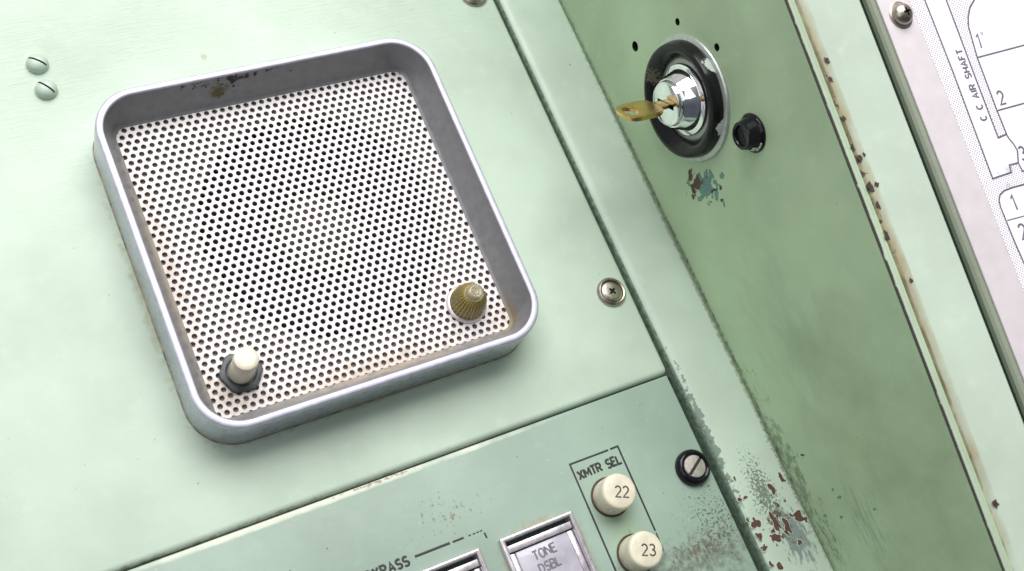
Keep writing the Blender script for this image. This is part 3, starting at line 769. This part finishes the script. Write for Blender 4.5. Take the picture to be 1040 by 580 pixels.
# ------------------------------------------------------------------ numbered buttons
def num_button(x, y, num, label):
    p = Vector((x, y, LZ)); t = thing('numbered_button', p, label, 'push button', 'round ivory transmitter select buttons')
    g = Fr(p, PN.x, PN.y, PN.z)
    bm = bmesh.new(); lathe(bm, g, [(6.1,.02),(6.1,.25),(5.95,.4),(5.7,.35),(5.6,.15)], 56, cap1=True)
    finish('collar', bm, M['collar'], t)
    bm = bmesh.new(); lathe(bm, g, [(5.5,.2),(5.45,6.9),(5.3,7.4),(4.95,7.75),(4.4,7.9),(2,7.93),(.5,7.93)], 64)
    cap = finish('button_cap', bm, M['ivory2'], t)
    h = 3.2; w = text_width(num, .2)*h
    bm = bmesh.new(); write(bm, Fr(p+Vector((0,0,7.93)), PN.x, PN.y, PN.z), num, -w/2, -h/2+.5, 1, -.40, h, .52, gap=.2, lift=.01, hgt=.04)
    finish('engraved_number', bm, M['ink2'], cap)
M['collar'] = plain('dark brown collar', (.06,.045,.03,1), .5)
M['ink2'] = plain('dark grey engraved ink', (.06,.055,.05,1), .5)
num_button(55.7, -110.8, '22', 'ivory round push button marked 22, just below the black lettering')
num_button(55.9, -129.0, '23', 'ivory round push button marked 23 at the bottom edge of the photo')

# ------------------------------------------------------------------ lamp buttons
def lamp_button(x0, x1, y1, label, lens, words):
    y0 = y1-27; z = LZ
    t = thing('lamp_button', ((x0+x1)/2,(y0+y1)/2,z), label, 'lamp button', 'square framed lamp buttons')
    cx, cy = (x0+x1)/2, (y0+y1)/2; hx, hy = (x1-x0)/2, (y1-y0)/2
    bm = bmesh.new()
    loft(bm, PN, [(rrect(cx,cy,hx-a,hy-a,max(.12,.5-a),3), z+h) for a,h in ((0,.02),(0,1.3),(.15,1.55),(.4,1.65),(1.15,1.65),(1.35,1.5),(1.42,1.2),(1.45,-3.5))])
    bmesh.ops.recalc_face_normals(bm, faces=bm.faces)
    finish('frame', bm, M['lensframe'], t, angle=40)
    bm = bmesh.new(); add_box(bm, PANEL(z), x0+1.6, x1-1.6, y1-4.8, y1-2.7, -2.5, .9, .25, 3)
    add_box(bm, PANEL(z), x0+1.6, x0+3.4, y0+2.2, y1-5.1, -2.5, -.1, .2, 2); add_box(bm, PANEL(z), x1-3.4, x1-1.6, y0+2.2, y1-5.1, -2.5, -.1, .2, 2)
    finish('inner_ledge', bm, M['lensframe'], t)
    bm = bmesh.new(); add_box(bm, PANEL(z), x0+3.5, x1-3.5, y0+4.6, y1-5.1, -2.5, .15, .3, 3)
    le = finish('lens', bm, lens, t)
    bm = bmesh.new(); add_box(bm, PANEL(z), x0+2.2, x1-2.2, y0+2.2, y0+4.4, -2.5, .9, .25, 3); finish('inner_ledge', bm, M['lensframe'], t)
    bm = bmesh.new(); add_box(bm, PANEL(z), x0+1.0, x1-1.0, y0+1, y1-1, -3.6, -2.6); finish('well', bm, M['gap'], t, smooth=False)
    if words:
        bm = bmesh.new(); h = 2.55
        for i, wd in enumerate(words):
            w = text_width(wd, .17)*h
            write(bm, PANEL(z+.16), wd, cx-w/2-.2, y1-9.3-i*4.0, 1, .035, h, .5, gap=.17, lift=.01, hgt=.04, jitter=.015)
        finish('legend', bm, M['lensink'], le)
M['lensink'] = plain('grey lens lettering', (.15,.13,.16,1), .5)
lamp_button(17.5, 41.9, -110.2, 'square framed lamp button with the words TONE DSBL on its grey lens', M['lens'], ['TONE','DSBL'])
lamp_button(-13.3, 11.1, -110.2, 'square framed lamp button with dark blank lens, mostly below the photo edge', M['lens2'], None)

# ------------------------------------------------------------------ key lock
c0 = PX(700,100); lock = thing('key_lock', c0, 'round key lock with thick chipped black ring and chrome centre on the side wall', 'lock')
g = Fr(c0, (0,1,0),(0,0,1),(-1,0,0))
bm = bmesh.new()
lathe(bm, g, [(20.0,.02),(20.1,.6),(19.8,1.0),(18.4,1.3)], 96, mi=1, cap1=False)
lathe(bm, g, [(18.5,.95),(18.5,2.0),(18.2,3.4),(17.8,4.5),(16.9,5.0),(15.9,4.9),(14.8,4.2),(13.6,3.0),(12.9,2.2),(12.7,1.2),(12.7,.1)], 96, cap1=False)
finish('black_ring', bm, [M['black'], M['ringedge']] if 'ringedge' in M else [M['black'], metal('bare worn metal edge', (.55,.58,.56,1), .35, .7, .5, 1.5)], lock, origin=Vector((0,0,0)))
bm = bmesh.new(); lathe(bm, g, [(12.9,.3),(12.8,1.4),(11.3,1.6),(11.2,1.0)], 72, cap1=False); finish('washer', bm, M['washer'], lock)
bm = bmesh.new(); lathe(bm, g, [(11.4,.5),(11.4,2.0),(11.1,2.5),(10.4,2.7),(9.7,2.8),(9.5,3.1),(8.7,5.4),(8.5,5.6),(7.9,7.2),(7.6,7.6),(7.2,7.5),(7.1,7.1)], 72, cap1=False)
finish('chrome_collar', bm, M['chrome'], lock)
bm = bmesh.new(); lathe(bm, g, [(7.0,6.0),(7.0,8.6),(6.8,8.9),(6.3,9.05),(2,9.1),(.3,9.1)], 64, cap0=True)
plug = finish('lock_cylinder', bm, [M['chrome'], M['hole']], lock)
th = math.radians(40.8)
wdir = Vector((0,-math.cos(th), math.sin(th))); ndir = Vector((-1,0,0)).cross(wdir)
gk = Fr(c0, (-1,0,0), wdir, ndir)       # x = out of the wall, y = across the key, z = its thickness
c = bmesh.new(); add_box(c, gk, 6.5, 12, -4.2, 4.2, -.75, .75); carve(plug, c, M['hole'])
bm = bmesh.new()
def slab(bm, out, inn, z0, z1):
    """plate with one hole; both outlines have the same number of points"""
    n = len(out); R = [[bm.verts.new(gk.p(x,y,z)) for x,y in q] for z in (z0,z1) for q in (out,inn)]
    for i in range(n):
        j = (i+1)%n
        bm.faces.new((R[0][i],R[0][j],R[1][j],R[1][i])); bm.faces.new((R[2][i],R[2][j],R[3][j],R[3][i]))
        bm.faces.new((R[0][i],R[0][j],R[2][j],R[2][i])); bm.faces.new((R[1][i],R[1][j],R[3][j],R[3][i]))
n_ = 40; out = []; inn = []
KX, KL, KW = 18.8, 6.6, 5.9
for i in range(n_):
    a = 2*PI*i/n_; ca, sa = math.cos(a), math.sin(a)
    e = 2/3.3; out.append((KX+KL*math.copysign(abs(ca)**e, ca), KW*math.copysign(abs(sa)**e, sa)))
    inn.append((KX+3.3+2.1*ca, 3.3*sa))
slab(bm, out, inn, -.75, .75)
bmesh.ops.recalc_face_normals(bm, faces=bm.faces)
bmesh.ops.bevel(bm, geom=[e for e in bm.edges if len(e.link_faces)==2 and e.calc_face_angle() > 1.2], offset=.25, segments=2, affect='EDGES')
add_box(bm, gk, 6.8, 13.2, -2.3, 2.3, -.62, .62, .2, 2)
key = finish('key', bm, M['brass'], None, origin=c0)
tag(key, 'small brass key with a slotted bow standing in the chrome lock', 'key')

# ------------------------------------------------------------------ black cap on the wall
c0 = PX(764.5,135); kb = thing('black_cap', c0, 'small glossy black tapered cap with chipped rim, right of the key lock', 'cap')
g = Fr(c0, (0,1,0),(0,0,1),(-1,0,0))
bm = bmesh.new(); lathe(bm, g, [(5.6,.02),(5.65,.6),(5.4,1.0),(5.0,1.3),(4.3,3.6),(4.15,4.2),(3.8,4.5),(3.2,4.45),(2.9,4.1),(2.8,3.4),(2.2,3.0)], 56)
finish('tapered_body', bm, M['blackplastic'], kb)
bm = bmesh.new()
fc = Fr(c0,(0,1,0),(0,0,1),(-1,0,0))
for k,(a,r) in enumerate(((3.5,5.15),(3.75,4.95))):
    pass
lathe(bm, Fr(c0,(0,1,0),(0,0,1),(-1,0,0)), [(6.0,.015),(6.0,.16),(5.6,.22)], 48, wob=lambda a,h: 1+.04*mnoise.noise(Vector((math.cos(a)*2,math.sin(a)*2,0))), cap1=False)
finish('worn_rim', bm, M['darkchip'], kb)
bm = bmesh.new()
for (a0,a1,ra,rb,za,zb) in ((172,206,5.1,4.62,1.3,2.9),(150,190,5.5,5.15,.9,1.3)):
    A = []; B = []
    for i in range(9):
        a = math.radians(a0+(a1-a0)*i/8); w = .12*math.sin(i*2.3)
        A.append(bm.verts.new(g.p((ra+.08)*math.cos(a),(ra+.08)*math.sin(a),za))); B.append(bm.verts.new(g.p((rb+.08)*math.cos(a),(rb+.08)*math.sin(a),zb+w*2)))
    for i in range(8): bm.faces.new((A[i],A[i+1],B[i+1],B[i]))
finish('paint_chip', bm, plain('pale chipped spot', (.62,.64,.60,1), .5), kb)

# ------------------------------------------------------------------ world, lamps
w = bpy.data.worlds.new('World'); scene.world = w; w.use_nodes = True
N_, L_ = w.node_tree.nodes, w.node_tree.links
bg = N_['Background']; tc = N_.new('ShaderNodeTexCoord'); sx = N_.new('ShaderNodeSeparateXYZ'); cr = N_.new('ShaderNodeValToRGB')
L_.new(tc.outputs['Generated'], sx.inputs[0])
mr = N_.new('ShaderNodeMapRange'); mr.inputs[1].default_value = -1; mr.inputs[2].default_value = 1
L_.new(sx.outputs['Y'], mr.inputs[0]); L_.new(mr.outputs[0], cr.inputs[0])
e = cr.color_ramp.elements; e[0].position = .15; e[0].color = (.10,.11,.13,1); e[1].position = .85; e[1].color = (.62,.62,.60,1)
m_ = e.new(.5); m_.color = (.30,.31,.31,1)
L_.new(cr.outputs[0], bg.inputs[0]); bg.inputs[1].default_value = 0.78

def area(name, loc, target, sx_, sy_, power, col=(1,1,1)):
    l = bpy.data.lights.new(name, 'AREA'); l.shape = 'RECTANGLE'; l.size = sx_*S; l.size_y = sy_*S; l.energy = power; l.color = col
    o = bpy.data.objects.new(name, l); COL.objects.link(o); o.location = Vector(loc)*S
    d = (Vector(target)-Vector(loc)).normalized(); o.rotation_euler = d.to_track_quat('-Z','Y').to_euler()
    return o
area('ceiling_lamp', (130, 740, 1200), (0,-20,0), 1500, 1000, 29.5, (1,.99,.965))
area('left_fill_light', (-560, -60, 760), (60,-40,20), 700, 700, 1.6, (.93,.96,1))  # added soft fill from the left for the niche wall, not a window

# ------------------------------------------------------------------ camera
cd = bpy.data.cameras.new('camera'); cam = bpy.data.objects.new('camera', cd); COL.objects.link(cam)
r, u, b = R0.normalized(), (-R1).normalized(), (-R2).normalized()
cam.matrix_world = Matrix(((r.x,u.x,b.x,CAM.x*S),(r.y,u.y,b.y,CAM.y*S),(r.z,u.z,b.z,CAM.z*S),(0,0,0,1)))
cd.sensor_width = 36; cd.lens = F/1040*36; cd.clip_start = .01; cd.clip_end = 10
cd.dof.use_dof = True; cd.dof.focus_distance = .372; cd.dof.aperture_fstop = 22
scene.camera = cam
scene.view_settings.view_transform = 'Standard'; scene.view_settings.look = 'None'
scene.view_settings.exposure = 0.16; scene.view_settings.gamma = 1
for o in bpy.data.objects:
    if 'o_mm' in o: del o['o_mm']
